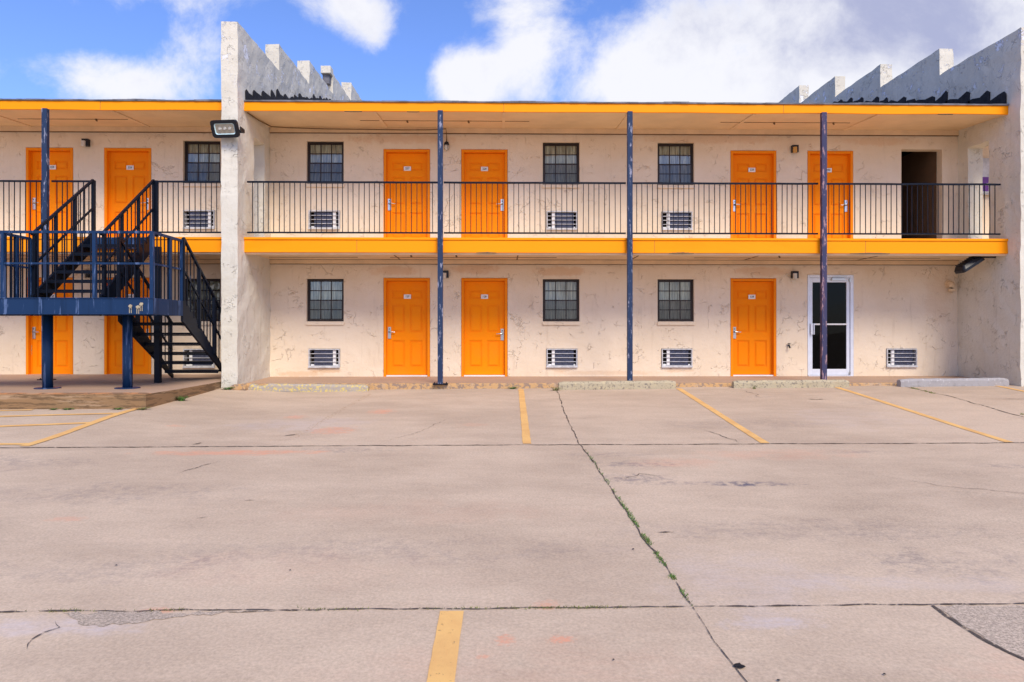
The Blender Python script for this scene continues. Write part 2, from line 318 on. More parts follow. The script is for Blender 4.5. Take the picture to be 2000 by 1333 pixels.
def grid_solid(xs, zs, filled, y0, y1, plane='xz', jitter=0., mats=0):
    """a slab y0..y1 made of cells in the xz (or yz) plane, with its reveals"""
    b = MB(); nx, nz = len(xs)-1, len(zs)-1
    P = (lambda u, w, t: (u, t, w)) if plane == 'xz' else (lambda u, w, t: (t, u, w))
    F = [[filled((xs[i]+xs[i+1])/2, (zs[j]+zs[j+1])/2) for j in range(nz)] for i in range(nx)]
    g = lambda i, j: 0 <= i < nx and 0 <= j < nz and F[i][j]
    for i in range(nx):
        for j in range(nz):
            if not F[i][j]: continue
            x0, x1, z0, z1 = xs[i], xs[i+1], zs[j], zs[j+1]
            b.quad(P(x0,z0,y0), P(x1,z0,y0), P(x1,z1,y0), P(x0,z1,y0)); b.quad(P(x0,z0,y1), P(x0,z1,y1), P(x1,z1,y1), P(x1,z0,y1))
            if not g(i-1, j): b.quad(P(x0,z0,y0), P(x0,z1,y0), P(x0,z1,y1), P(x0,z0,y1))
            if not g(i+1, j): b.quad(P(x1,z0,y0), P(x1,z0,y1), P(x1,z1,y1), P(x1,z1,y0))
            if not g(i, j-1): b.quad(P(x0,z0,y0), P(x0,z0,y1), P(x1,z0,y1), P(x1,z0,y0))
            if not g(i, j+1): b.quad(P(x0,z1,y0), P(x1,z1,y0), P(x1,z1,y1), P(x0,z1,y1))
    if jitter:
        b.v = [tuple(Vector(p) + noise.noise_vector(Vector(p)*2.7)*jitter + noise.noise_vector(Vector(p)*9)*jitter*.5) for p in b.v]
    return b
def dense(cuts, step):
    cuts = sorted(set(round(c, 4) for c in cuts)); o = [cuts[0]]
    for a, b in zip(cuts, cuts[1:]):
        n = max(1, round((b-a)/step)); o += [a+(b-a)*k/n for k in range(1, n+1)]
    return o
def relief(xs, zs, depth, y):
    """a front face at y with each cell set back by depth(x,z)"""
    b = MB(); D = [[depth((xs[i]+xs[i+1])/2, (zs[j]+zs[j+1])/2) for j in range(len(zs)-1)] for i in range(len(xs)-1)]
    for i in range(len(xs)-1):
        for j in range(len(zs)-1):
            dd = y+D[i][j]; b.quad((xs[i],dd,zs[j]), (xs[i+1],dd,zs[j]), (xs[i+1],dd,zs[j+1]), (xs[i],dd,zs[j+1]))
            if i+1 < len(D) and D[i+1][j] != D[i][j]: e = y+D[i+1][j]; b.quad((xs[i+1],dd,zs[j]), (xs[i+1],e,zs[j]), (xs[i+1],e,zs[j+1]), (xs[i+1],dd,zs[j+1]))
            if j+1 < len(D[i]) and D[i][j+1] != D[i][j]: e = y+D[i][j+1]; b.quad((xs[i],dd,zs[j+1]), (xs[i+1],dd,zs[j+1]), (xs[i+1],e,zs[j+1]), (xs[i],e,zs[j+1]))
    return b
def thing(name, label, cat, loc=(0,0,0), group=None):
    o = bpy.data.objects.new(name, None); COL.objects.link(o); o.location = loc; o.empty_display_size = .2
    return tag(o, label, cat, group)
def tag(o, label, cat, group=None):
    o['label'] = label; o['category'] = cat
    if group: o['group'] = group
    return o
def struct(o): o['kind'] = 'structure'; return o
def dup(o, loc, parent=None):
    c = o.copy(); COL.objects.link(c); c.location = loc; c.parent = parent if parent else o.parent
    for k in list(o.children):
        e = k.copy(); COL.objects.link(e); e.parent = c
        for q in list(k.children):
            r = q.copy(); COL.objects.link(r); r.parent = e
    return c
def sstep(a, b, x):
    t = min(1, max(0, (x-a)/(b-a))); return t*t*(3-2*t)

# ------------------------------------------------------------------ ground
def gz(x, y):
    z = -.05*max(0, min(13.7, 13.7-y))
    xc = max(-9, min(14, x))
    z += .0065*xc*sstep(8.4, 13.4, y)
    z += .085*sstep(-4.0, -5.6, x)*sstep(8.6, 10.6, y) if x < -4 else 0
    return z
xs = [-900, -300, -120, -60, -30, -18] + [-12+.3*i for i in range(88)] + [18, 30, 60, 120, 300, 900]
ys = [-900, -300, -100, -40, -15, -6, -2] + [0+.3*i for i in range(55)] + [18, 30, 60, 120, 300, 900]
b = MB(); nx, ny = len(xs), len(ys)
b.v = [(x, y, gz(x, y)) for x in xs for y in ys]
for i in range(nx-1):
    for j in range(ny-1):
        b.f.append((i*ny+j, (i+1)*ny+j, (i+1)*ny+j+1, i*ny+j+1)); b.m.append(0)
lot = struct(b.build('ground', M['lot'], smooth=True))
def strip(pts, w, jit=0., dz=.004, step=.12, taper=False):
    b = MB(); P = [Vector((p[0], p[1], 0)) for p in pts]; path = []
    for p, q in zip(P, P[1:]):
        n = max(1, int((q-p).length/step)); path += [p.lerp(q, k/n) for k in range(n)]
    path.append(P[-1]); L = []
    for k, p in enumerate(path):
        t = (path[min(k+1, len(path)-1)]-path[max(k-1, 0)]).normalized(); nrm = Vector((-t.y, t.x, 0))
        ww = w/2
        a = p + nrm*(ww + random.uniform(-jit, jit)); c = p - nrm*(ww + random.uniform(-jit, jit))
        if taper: f = max(.05, min(1, 4*min(k, len(path)-1-k)/len(path))); a = p.lerp(a, f); c = p.lerp(c, f)
        L.append((a, c))
    for (a, c) in L: b.v += [(a.x, a.y, gz(a.x, a.y)+dz), (c.x, c.y, gz(c.x, c.y)+dz)]
    for k in range(len(L)-1): b.f.append((2*k, 2*k+1, 2*k+3, 2*k+2)); b.m.append(0)
    return b
def wiggle(pts, amp, step=.15, f=3.):
    P = [Vector((*p, 0)) for p in pts]; o = []
    for p, q in zip(P, P[1:]):
        n = max(1, int((q-p).length/step)); nr = Vector((-(q-p).y, (q-p).x, 0)).normalized()
        for k in range(n):
            r = p.lerp(q, k/n); o.append(r + nr*noise.noise(r*f)*amp)
    o.append(P[-1]); return [(r.x, r.y) for r in o]
# rough darker slab in the right foreground and the worn triangle at the left of the near joint
b = MB(); nn = 14
poly = [(2.56, 3.97), (2.56, 3.72), (2.585, 3.53), (2.64, 3.38), (2.80, 2.9), (3.1, 2.0), (8, 2.0), (8, 3.99)]
poly = wiggle(poly+[poly[0]], .03, .04, 11)[:-1]; b.v = [(x, y, gz(x, y)+.003) for x, y in poly]; b.f = [tuple(range(len(poly)))]; b.m = [0]
struct(b.build('rough_slab', M['rough'], lot))
b = MB(); poly = [(-2.52, 3.965), (-2.38, 3.86), (-2.2, 3.80), (-2.05, 3.83), (-1.85, 3.90), (-1.6, 3.945), (-1.3, 3.97)]
poly = wiggle(poly+[poly[0]], .05, .02, 16)[:-1]; b.v = [(x, y, gz(x, y)+.003) for x, y in poly]; b.f = [tuple(range(len(poly)))]; b.m = [0]
b.build('broken_edge', M['rough'], lot)
for pts, w, jit, amp in [
    ([(-16, 8.3), (-6, 8.33), (0, 8.42), (6.5, 8.46), (16, 8.5)], .024, .009, .03),
    ([(-16, 3.97), (-2.9, 3.98), (0, 3.98), (3.1, 4.0), (16, 4.02)], .011, .006, .02),
    ([(1.10, 13.4), (1.0, 10.8), (.97, 8.65), (1.02, 7.49)], .012, .006, .03), ([(1.02, 7.49), (1.06, 5.64), (1.1, 4.7), (1.12, 4.0)], .011, .006, .02),
    ([(1.12, 3.98), (1.12, 3.58), (1.16, 3.2), (1.2, 2.2)], .005, .002, .01), ([(8.05, 13.7), (8.1, 12.19), (7.9, 10.19), (7.8, 8.5)], .02, .010, .06),
    ([(2.54, 3.98), (2.54, 3.72), (2.57, 3.53), (2.62, 3.38), (2.78, 2.9)], .018, .008, .02)]:
    strip(wiggle(pts, amp), w, jit, .006, .06).build('pavement_joint', M['joint'], lot)
for pts, w in [([(-2.50, 3.86), (-2.42, 3.78), (-2.47, 3.66), (-2.44, 3.55)], .010), ([(-3.35, 7.1), (-3.25, 7.3), (-3.2, 7.42), (-3.12, 7.6)], .012), ([(2.75, 9.4), (2.9, 9.0), (3.0, 8.47)], .012),
               ([(1.08, 6.9), (1.25, 6.85), (1.42, 7.0), (1.7, 6.95)], .009), ([(3.6, 7.2), (4.3, 6.5), (5.0, 6.2), (6.2, 6.05), (8, 6.0)], .008), ([(4.65, 13.2), (4.75, 12.6), (4.62, 12.2)], .012), ([(8.6, 11.9), (9.4, 11.8), (10, 11.75)], .014),
               ([(-2.3, 6.13), (-2.2, 6.14)], .018), ([(-2.5, 5.67), (-2.42, 5.68)], .010), ([(1.2, 5.26), (1.34, 5.255)], .016), ([(-2.85, 8.98), (-2.72, 9.12)], .03), ([(-3.83, 8.50), (-3.76, 8.62)], .035),
               ([(5.4, 12.0), (5.8, 11.95)], .03), ([(-1.5, 8.6), (-1.1, 9.3), (-.8, 10.3)], .006)]:
    strip(wiggle(pts, .05, .05, 8), w, w*.35, .006, .03, True).build('surface_crack', M['joint'], lot)
for (x, y, r) in [(1.165, 3.335, .030), (1.84, 3.25, .008), (1.31, 3.205, .009), (.56, 3.40, .006), (-1.4, 4.55, .008), (-2.6, 4.65, .008), (.95, 4.9, .01)]:
    b = MB(); n = 14; b.v = [(x+math.cos(a*2*math.pi/n)*r*random.uniform(.6, 1.25), y+math.sin(a*2*math.pi/n)*r*random.uniform(.6, 1.2), gz(x, y)+.009) for a in range(n)]+[(x, y, gz(x, y)+.013)]
    b.f = [(k, (k+1) % n, n) for k in range(n)]; b.m = [0]*n; b.build('tar_spot', M['tar'], lot)
for (x, xe, y0, y1, mt, w) in [(.395, .32, 13.62, 8.49, 'yellow', .105), (3.52, 3.30, 13.50, 8.49, 'yellow', .11), (6.68, 6.40, 13.58, 8.50, 'yellow', .11), (9.93, 9.6, 13.6, 8.5, 'yellow', .11), (-2.5, -2.7, 13.1, 8.9, 'faint', .10), (-.285, -.30, 3.95, 1.2, 'yellow', .13)]:
    strip([(x, y0), (xe, y1)], w, .004, .005, .10).build('parking_line', M[mt], lot)
for a, c, w in [((-5.72, 11.0), (-5.82, 8.42), .13), ((-5.75, 9.75), (-9.5, 9.1), .09), ((-5.73, 10.4), (-9.5, 9.9), .09), ((-7.3, 10.75), (-9.6, 10.5), .09), ((-5.85, 8.55), (-9.5, 8.4), .10)]:
    strip([a, c], w, .004, .0062 if a[0] < -5.8 or c[0] < -9 else .0075, .10).build('hatched_marking', M['yellow'], lot)

# ------------------------------------------------------------------ walkways
YW, YF = 15.3, 13.75            # facade plane, front edge of the galleries
XL, XR = -5.15, 10.33           # inner faces of the wing walls
b = MB(); NX = 60
def wz(y): return .10+.05*(y-13.75)/1.55
for i in range(NX):
    x0, x1 = XL+(XR-XL)*i/NX, XL+(XR-XL)*(i+1)/NX
    ja, jb = noise.noise(Vector((x0*2, 0, 0)))*.012, noise.noise(Vector((x1*2, 0, 0)))*.012
    b.quad((x0,13.86,wz(13.86)), (x1,13.86,wz(13.86)), (x1,YW+.3,wz(YW)), (x0,YW+.3,wz(YW)))
struct(b.build('walkway', M['walk']))
b = MB()
for i in range(NX*2):
    x0, x1 = XL+(XR-XL)*i/NX/2, XL+(XR-XL)*(i+1)/NX/2
    ja, jb = noise.noise(Vector((x0*4, 3, 0)))*.02, noise.noise(Vector((x1*4, 3, 0)))*.02
    b.quad((x0,13.72+ja,-.1), (x1,13.72+jb,-.1), (x1,13.735+jb,.085), (x0,13.735+ja,.085)); b.quad((x0,13.735+ja,.085), (x1,13.735+jb,.085), (x1,13.76,.101), (x0,13.76,.101)); b.quad((x0,13.76,.101), (x1,13.76,.101), (x1,13.86,wz(13.86)), (x0,13.86,wz(13.86)))
struct(b.build('curb', M['curb']))
# raised landing pad under the stairs
pl = [(-14, 10.86), (-5.60, 10.84), (-5.475, 13.5), (-5.475, 15.6), (-14, 15.6)]
b = MB(); cx = [-14+.1*i for i in range(0, 85)]
def padz(y): return .165 + .035*sstep(12, 15.3, y)
rows = [10.85, 11.02, 11.5, 12.0, 13.0, 14.0, 15.6]
def padx(y): return -5.60 + .125*min(1, max(0, (y-10.85)/2.65))
V = []
for k, y in enumerate(rows):
    for i in range(86):
        f = i/85; x = -14+(padx(y)+14)*f
        jy = noise.noise(Vector((x*3, k, 1)))*.018 if k == 0 else 0
        V.append((x, y+jy, padz(y) - (.012 if k == 0 or i == 85 else 0)))
b.v = V
for k in range(len(rows)-1):
    for i in range(85): b.f.append((k*86+i, k*86+i+1, (k+1)*86+i+1, (k+1)*86+i)); b.m.append(1 if k == 0 else 0)
n0 = len(b.v)
for i in range(86): x, y, z = V[i]; b.v.append((x, y-.006, -.4))
for i in range(85): b.f.append((n0+i, n0+i+1, i+1, i)); b.m.append(2)
n1 = len(b.v)
for k in range(len(rows)): x, y, z = V[k*86+85]; b.v.append((x+.004, y, -.4))
for k in range(len(rows)-1): b.f.append((n1+k, n1+k+1, (k+1)*86+85, k*86+85)); b.m.append(2)
struct(b.build('stair_pad', [M['walk'], M['padedge'], M['padside']], weld=False))

# ------------------------------------------------------------------ the motel
BX0, BX1 = -14.0, 19.0
bld = thing('motel_building', 'two storey cream stucco motel with orange doors and stepped parapets', 'building', (0, YW, 0))
def part(b, name, mats, parent=bld, **k):      # vertices given in world coordinates
    b.v = [(p[0], p[1]-YW, p[2]) for p in b.v]; return b.build(name, mats, parent, **k)
DOORS = [(-10.02, 0, 'L', '125'), (-8.30, 0, 'R', '126'), (-10.02, 1, 'L', '225'), (-8.30, 1, 'R', '226'),
         (-2.113, 0, 'L', '127'), (-.378, 0, 'R', '128'), (5.684, 0, 'L', '129'),
         (-2.113, 1, 'L', '227'), (-.378, 1, 'R', '228'), (5.684, 1, 'L', '229'), (7.43, 1, 'R', '230')]
WINS = [(x, f) for f in (0, 1) for x in (-6.665, -3.932, 1.344, 3.928)]
ACS = [(-6.72, 0), (-6.72, 1), (-3.949, 0), (-3.949, 1), (1.361, 0), (1.361, 1), (3.951, 0), (3.951, 1), (9.05, 0)]
F0, F1 = .15, 3.03
holes = []
for x, f, *_ in DOORS: z = (F0, F1)[f]; holes.append((x-.52, x+.52, z-.05, z+2.20))
for x, f in WINS: z = (1.376, 4.45)[f]; holes.append((x-.412, x+.412, z, z+.95))
for x, f in ACS: z = (.345, 3.43)[f]; holes.append((x-.352, x+.352, z, z+.42))
holes.append((6.91, 7.96, F0-.05, 2.43))          # glass door
holes.append((9.05, 9.98, F1-.05, 5.27))          # open passage
xc = [BX0, BX1, XL, XR]+[h[0] for h in holes]+[h[1] for h in holes]
zc = [-.3, 5.9]+[h[2] for h in holes]+[h[3] for h in holes]
inh = lambda x, z: any(h[0] < x < h[1] and h[2] < z < h[3] for h in holes)
part(grid_solid(dense(xc, 1.), dense(zc, 1.), lambda x, z: not inh(x, z), YW, YW+.20), 'facade_wall', M['stucco'], bevel=.008)
# enclosed dark rooms behind (floor deck between storeys, partition, back)
b = MB(); b.box(BX0, BX1, 18.0, 18.2, 0, 5.8); b.box(BX0, BX1, YW+.21, 18.0, 2.8, 3.0); b.box(BX0, 6.3, YW+.21, 18.0, 5.75, 5.9); b.box(6.3, BX1, YW+.21, 18.0, 5.6, 5.9); b.box(6.5, 6.6, YW+.21, 18, 0, 2.8)
part(b, 'interior_partition', M['dark'])
# passage lining behind the open doorway
b = MB(); b.quad((9.98,YW+.2,F1), (9.98,YW+2.6,F1), (9.98,YW+2.6,5.5), (9.98,YW+.2,5.5)); b.quad((9.04,YW+.2,F1), (9.04,YW+.2,5.5), (9.04,YW+2.6,5.5), (9.04,YW+2.6,F1)); b.quad((9,YW+2.6,F1), (10,YW+2.6,F1), (10,YW+2.6,5.5), (9,YW+2.6,5.5))
b.quad((9.,YW+.1,F1), (10.,YW+.1,F1), (10.,YW+2.6,F1), (9.,YW+2.6,F1))
part(b, 'passage_lining', M['hall'])
# wing walls with stepped parapets
def wing(x0, x1, door=True):
    steps = [(13.42, 7.20), (15.92, 7.81), (18.43, 8.43), (20.98, 9.06), (23.5, 9.7), (26.0, 9.06), (28.5, 8.43), (31, 7.81), (33.5, 7.2), (36, 0)]
    def top(y):
        h = 0
        for (ys_, zt) in steps:
            if y >= ys_: h = zt
        return h
    f = lambda y, z: z < top(y) and not (door and 14.30 < y < 14.94 and F1-.0 < z < 5.20)
    yc = dense([s_[0] for s_ in steps]+[14.30, 14.94, 15.3], .16); zc_ = dense([-.35, F1, 5.20]+[s_[1] for s_ in steps[:5]], .16)
    return grid_solid(yc, zc_, f, x0, x1, 'yz', jitter=.019)
for (x0, x1) in ((XL-.32, XL), (XR, XR+.32)):
    part(wing(x0, x1), 'wing_wall', M['wing'], weld=True)
# tar flashing torn along the roof line on the wing faces
def tarstrip(x, sg):
    b = MB(); y = 13.80
    while y < 20.5:
        w = random.uniform(.35, .85); h = random.uniform(.07, .18) + (.10 if y < 16 else .03)
        z = 5.80+.330*(y-13.8)
        pts = [(y, z-.12), (y, z+h), (y+w*.12, z+h*1.0+.06), (y+w*.45, z+h*.62+.08+.06*random.random()), (y+w*.8, z+.09+.3*w), (y+w, z+.06+.33*w), (y+w, z-.12+.3*w)]
        b.prism(pts, 'x', x, x+sg*.02)
        y += w*random.uniform(.9, 1.02)
    return b
part(tarstrip(XL-.002, 1), 'tar_flashing', M['tar']); part(tarstrip(XR+.002, -1), 'tar_flashing', M['tar'])
# roof: fascia, drip edge, deck, soffit, frieze
SEG = [(BX0, XL-.32), (XL, XR), (XR+.32, BX1)]
for (a, c) in SEG:
    n = 40; b = MB()
    for i in range(n):
        x0, x1 = a+(c-a)*i/n, a+(c-a)*(i+1)/n
        w = lambda x: noise.noise(Vector((x*.7, 1, 2)))*.012
        P = [(x0,13.75,5.575+w(x0)), (x1,13.75,5.575+w(x1)), (x1,13.75,5.745+w(x1)*.6), (x0,13.75,5.745+w(x0)*.6)]; Q = [(p[0], 13.79, p[2]) for p in P]
        b.quad(*P); b.quad(*reversed(Q)); b.quad(P[3], P[2], Q[2], Q[3]); b.quad(P[1], P[0], Q[0], Q[1])
    b.quad((a,13.75,5.575), (a,13.79,5.575), (a,13.79,5.745), (a,13.75,5.745)); b.quad((c,13.75,5.575), (c,13.79,5.575), (c,13.79,5.745), (c,13.75,5.745))
    part(b, 'roof_fascia', M['fascia'], label=None) if 0 else part(b, 'roof_fascia', M['fascia'])
    b = MB(); n = 90
    for i in range(n):
        x0, x1 = a+(c-a)*i/n, a+(c-a)*(i+1)/n; h = 5.778+noise.noise(Vector((x0*1.3, 5, 0)))*.018
        b.box(x0, x1, 13.725+random.uniform(-.006, .004), 13.80, 5.748, h)
    part(b, 'drip_edge', M['drip'])
    b = MB(); b.quad((a,13.76,5.775), (c,13.76,5.775), (c,23,5.775+.3*9.24), (a,23,5.775+.3*9.24)); b.quad((a,23,8.547), (c,23,8.547), (c,33,5.6), (a,33,5.6))
    part(b, 'roof', M['shingle'])
    b = MB(); b.quad((a,13.79,5.58), (c,13.79,5.58), (c,YW+.1,5.70), (a,YW+.1,5.70)); part(b, 'roof_soffit', M['soffit'])
    b = MB(); b.box(a, c, YW-.045, YW+.0, 5.575, 5.692); part(b, 'frieze_board', M['trim'], bevel=.006)
    b = MB(); b.box(a, c, YW-.052, YW-.0, 5.566, 5.574); b.box(a, c, YW-.045, YW-.001, 2.647, 2.6545); b.box(a, c, YW-.06, YW-.05, 2.7485, 2.7545); part(b, 'ceiling_seam', M['trimline'])  # dark strips painted in as shadow lines above and below the frieze boards
    # gallery slab
    b = MB(); b.box(a, c, 13.80, YW, 2.755, 3.025); part(b, 'gallery_slab', M['soffit'])
    b = MB(); b.box(a, c, 13.755, 13.797, 2.735, 2.985); b.box(a, c, 13.735, 13.80, 2.988, 3.035); part(b, 'gallery_fascia', M['fascia'], bevel=.004)
    b = MB(); b.box(a, c, YW-.04, YW, 2.655, 2.752); part(b, 'frieze_board', M['trim'], bevel=.006)
    b = MB(); b.box(a, c, 13.80, 13.93, 2.70, 2.752); part(b, 'edge_angle', M['trim'])
for (x, z0_, z1_, y) in ((.05, 5.58, 5.74, 13.747), (5.72, 5.58, 5.74, 13.747), (-8.0, 5.58, 5.74, 13.747), (3.1, 2.742, 2.98, 13.752), (-2.9, 2.742, 2.98, 13.752), (7.4, 2.742, 2.98, 13.752)):
    b = MB(); b.box(x-.003, x+.003, y, y+.01, z0_, z1_); part(b, 'board_joint', M['trimline'])
for (x, L_, z_) in ((-3.15, .35, 5.568), (-1.9, .25, 5.57), (3.4, .5, 2.731), (-.5, .4, 2.731), (7.1, .8, 2.731), (8.9, .3, 5.57)):
    b = MB(); n_ = 10
    for k in range(n_): h_ = .004+.016*math.sin(math.pi*(k+.5)/n_)*random.uniform(.6, 1.1); b.box(x+L_*k/n_, x+L_*(k+1)/n_, 13.752, 13.79, z_-h_*.3, z_+h_)
    part(b, 'rotted_edge', M['trimline'])
# soffit battens, seams and fixings
for x in (-10.4, -7.8, -2.55, .05, 2.6, 5.15, 7.7):
    b = MB(); b.prism([(13.80, 5.577), (YW-.05, 5.692), (YW-.05, 5.672), (13.80, 5.557)], 'x', x-.03, x+.03); part(b, 'ceiling_batten', M['trim'])
    b = MB(); b.box(x+.30-.012, x+.30+.012, 13.95, YW-.05, 2.747, 2.753); part(b, 'ceiling_seam', M['trimline'])
for (a, c) in ((-10.2, -7.9), (-3.0, 0.6), (4.7, 7.5)):
    b = MB(); b.box(a, c, 14.56, 14.575, 5.630, 5.640); part(b, 'ceiling_seam', M['trimline'])
for (a, c) in ((-2.4, 1.2), (4.2, 9.6), (-10, -6.5), (-5.0, -3.1)):
    b = MB(); b.box(a, c, 14.78, 14.80, 2.746, 2.754); part(b, 'ceiling_seam', M['trimline'])
for x, z, y in ((-8.55, 5.61, 14.55), (-2.0, 5.61, 14.55), (-.70, 5.61, 14.55), (5.85, 5.61, 14.55), (7.13, 5.61, 14.55), (-1.9, 2.735, 14.4), (-.95, 2.735, 14.4), (5.9, 2.735, 14.4)):
    b = MB(); b.tube([(x,y,z+.03), (x,y,z), (x+.02,y,z-.02)], [.022, .02, .015], 8); part(b, 'ceiling_hook', M['trimline'])
# posts
def post(x, mats, z0):
    o = MB(); o.tube([(0,0,z0), (0,0,5.575)], .048, 14); a = o.build('post', mats, bld, (x, 13.66-YW, 0), smooth=True)
    p = MB(); p.box(-.15, .15, -.09, .09, z0-.005, z0+.012); p.tube([(-.12,0,z0+.01), (-.12,0,z0+.03)], .014, 6); p.tube([(.12,0,z0+.01), (.12,0,z0+.03)], .014, 6)
    p.build('base_plate', M['navy'], a); return a
def square_post(x, mt, z0):
    o = MB(); o.box(-.052, .052, -.045, .045, z0, 5.56); a = o.build('post', mt, bld, (x, 13.67-YW, 0), bevel=.006)
    p = MB(); p.box(-.15, .15, -.03, .10, z0-.02, z0+.010); p.tube([(-.12,.03,z0+.01), (-.12,.03,z0+.03)], .012, 6); p.tube([(.12,.03,z0+.01), (.12,.03,z0+.03)], .012, 6)
    p.build('base_plate', M['navy'], a); return a
POSTS = (-1.218, 2.580, 6.50)
square_post(POSTS[0], M['blue'], .10); square_post(POSTS[1], M['blue'], .10); square_post(POSTS[2], M['purple'], .11); square_post(-9.03, M['blue'], .19)

# numbers
def text_mesh(s, size):
    cu = bpy.data.curves.new('digits', 'FONT'); cu.body = s; cu.size = size; cu.align_x = 'CENTER'; cu.align_y = 'CENTER'; cu.resolution_u = 2; cu.offset = .0012
    o = bpy.data.objects.new('digits', cu); COL.objects.link(o)
    me = bpy.data.meshes.new_from_object(o.evaluated_get(bpy.context.evaluated_depsgraph_get()))
    vs = [v_.co.copy() for v_ in me.vertices]; fs = [tuple(p.vertices) for p in me.polygons]
    bpy.data.objects.remove(o); bpy.data.curves.remove(cu); bpy.data.meshes.remove(me); return vs, fs
def handle_mesh(side):      # side +1: lever points to +x
    b = MB(); b.box(-.034, .034, -.018, 0, -.13, .13, 0); b.box(-.026, .026, -.026, -.018, -.04, .10, 0)
    b.tube([(0,-.02,.02), (0,-.055,.02)], .018, 10, 1); b.tube([(0,-.055,.02), (side*.05,-.06,.02), (side*.135,-.055,.014)], [.013, .012, .010], 8, 0); b.tube([(0,-.018,.085), (0,-.027,.085)], .013, 8, 1)
    return b
def door(x, f, hs, num):
    z = (F0, F1)[f]; k = -1 if hs == 'L' else 1
    X0, X1, H = -.455, .455, 2.13
    pan = []
    for (a, c) in ((-.345, -.055), (.055, .345)): pan += [(a, c, .20, .80), (a, c, .98, 1.60), (a, c, 1.735, 1.93)]
    def depth(px, pz):
        for (a, c, lo, hi) in pan:
            if a < px < c and lo < pz < hi:
                e = min(px-a, c-px, pz-lo, hi-pz)
                return .010 if e < .016 else (.020 if e < .032 else (.010 if e < .05 else .002))
        return 0
    cx_ = sorted({X0, X1} | {q for p in pan for o_ in (0, .016, .032, .05) for q in (p[0]+o_, p[1]-o_)}); cz_ = sorted({.025, H} | {q for p in pan for o_ in (0, .016, .032, .05) for q in (p[2]+o_, p[3]-o_)})
    b = relief(cx_, cz_, depth, .105); b.quad((X0,.148,.0), (X1,.148,.0), (X1,.148,H), (X0,.148,H))
    d_ = b.build('door', M['orange'], bld, (x, 0, z), weld=True)
    b = MB(); b.box(-.515, -.460, -.006, .14, -.02, 2.195); b.box(.460, .515, -.006, .14, -.02, 2.195); b.box(-.460, .460, -.004, .14, 2.135, 2.192)
    b.box(-.460, -.445, .085, .1035, 0, 2.135); b.box(.445, .460, .085, .1035, 0, 2.135)
    b.build('door_frame', M['orange_frame'], d_, bevel=.003)
    b = MB(); b.box(-.458, .458, .012, .138, -.03, .018); b.build('threshold', M['white'] if f == 0 else M['orange_frame'], d_)
    h = handle_mesh(-k); hz = .97 if hs == 'L' else .93
    if f == 1: hz = .97
    h.build('door_handle', [M['chrome'] if f == 0 else M['satin'], M['ink']], d_, (k*.40, .103, hz))
    vs, fs = text_mesh(num, .062)
    b = MB(); b.box(-.075, .075, -.008, 0, -.043, .043, 0); i = len(b.v)
    b.v += [(p.x, -.0105, p.y) for p in vs]; b.f += [tuple(i+q for q in t) for t in fs]; b.m += [1]*len(fs)
    b.box(-.080, .080, -.004, .0, -.048, .048, 0)
    pl_ = b.build('number_plate', [M['white'], M['ink']], d_, (0, .102, 1.785), weld=False)
    return d_
for a in DOORS: door(*a)

def window(x, f, idx):
    z = (1.376, 4.45)[f]; w, h = .412, .95
    b = MB()
    for (a, c, e, g) in ((-w+.004, -w+.034, 0, h), (w-.034, w-.004, 0, h), (-w+.034, w-.034, 0, .035), (-w+.034, w-.034, h-.03, h)): b.box(a, c, .07, .13, e+.002, g-.002)
    win = b.build('window', M['bronze'], bld, (x, 0, z), bevel=.002)
    def sash(z0, z1, y, mt):
        b = MB(); a, c = -w+.036, w-.036
        b.box(a, a+.022, y, y+.025, z0, z1); b.box(c-.022, c, y, y+.025, z0, z1); b.box(a+.022, c-.022, y, y+.025, z0, z0+.022); b.box(a+.022, c-.022, y, y+.025, z1-.025, z1)
        iw = (c-a-.044)/3
        for k in (1, 2): b.box(a+.022+iw*k-.010, a+.022+iw*k+.010, y+.002, y+.02, z0+.022, z1-.025)
        zm = (z0+z1)/2; b.box(a+.022, c-.022, y+.004, y+.018, zm-.010, zm+.010)
        return b.build('sash', mt, win)
    sash(h/2-.012, h-.032, .095, M['bronze']); sash(.037, h/2+.012, .072, M['bronze'])
    b = MB(); tl = random.uniform(-.003, .003); b.quad((-w+.04,.107,h/2), (w-.04,.107+tl,h/2), (w-.04,.109,h-.03), (-w+.04,.109,h-.03)); b.build('pane', M['glass'], win); b = MB(); b.quad((-w+.04,.084,.04), (w-.04,.084,.04), (w-.04,.085+tl,h/2-.002), (-w+.04,.085,h/2-.002)); b.build('pane', M['screen'], win)
    b = MB(); n = 90; rnd = random.Random(idx*3+1); ph = rnd.uniform(0, 6); 
    P = []
    for k in range(n+1):
        xx = -w-.03+(2*w+.06)*k/n; P.append((xx, .20+.018*math.sin(xx*62+ph)+.012*math.sin(xx*27+2*ph)))
    for (p, q) in zip(P, P[1:]): b.quad((p[0],p[1],-.05), (q[0],q[1],-.05), (q[0],q[1],h+.08), (p[0],p[1],h+.08))
    b.build('curtain', M['curtain'] if f == 1 or idx % 2 else M['curtain2'], win, smooth=True)
    b = MB(); b.prism([(-.038, -.082), (-.038, -.014), (.069, .002), (.069, -.02), (.0, -.082)], 'x', -w-.01, w+.01); b.build('sill', M['stucco'], win, bevel=.004)
for i, (x, f) in enumerate(WINS): window(x, f, i)

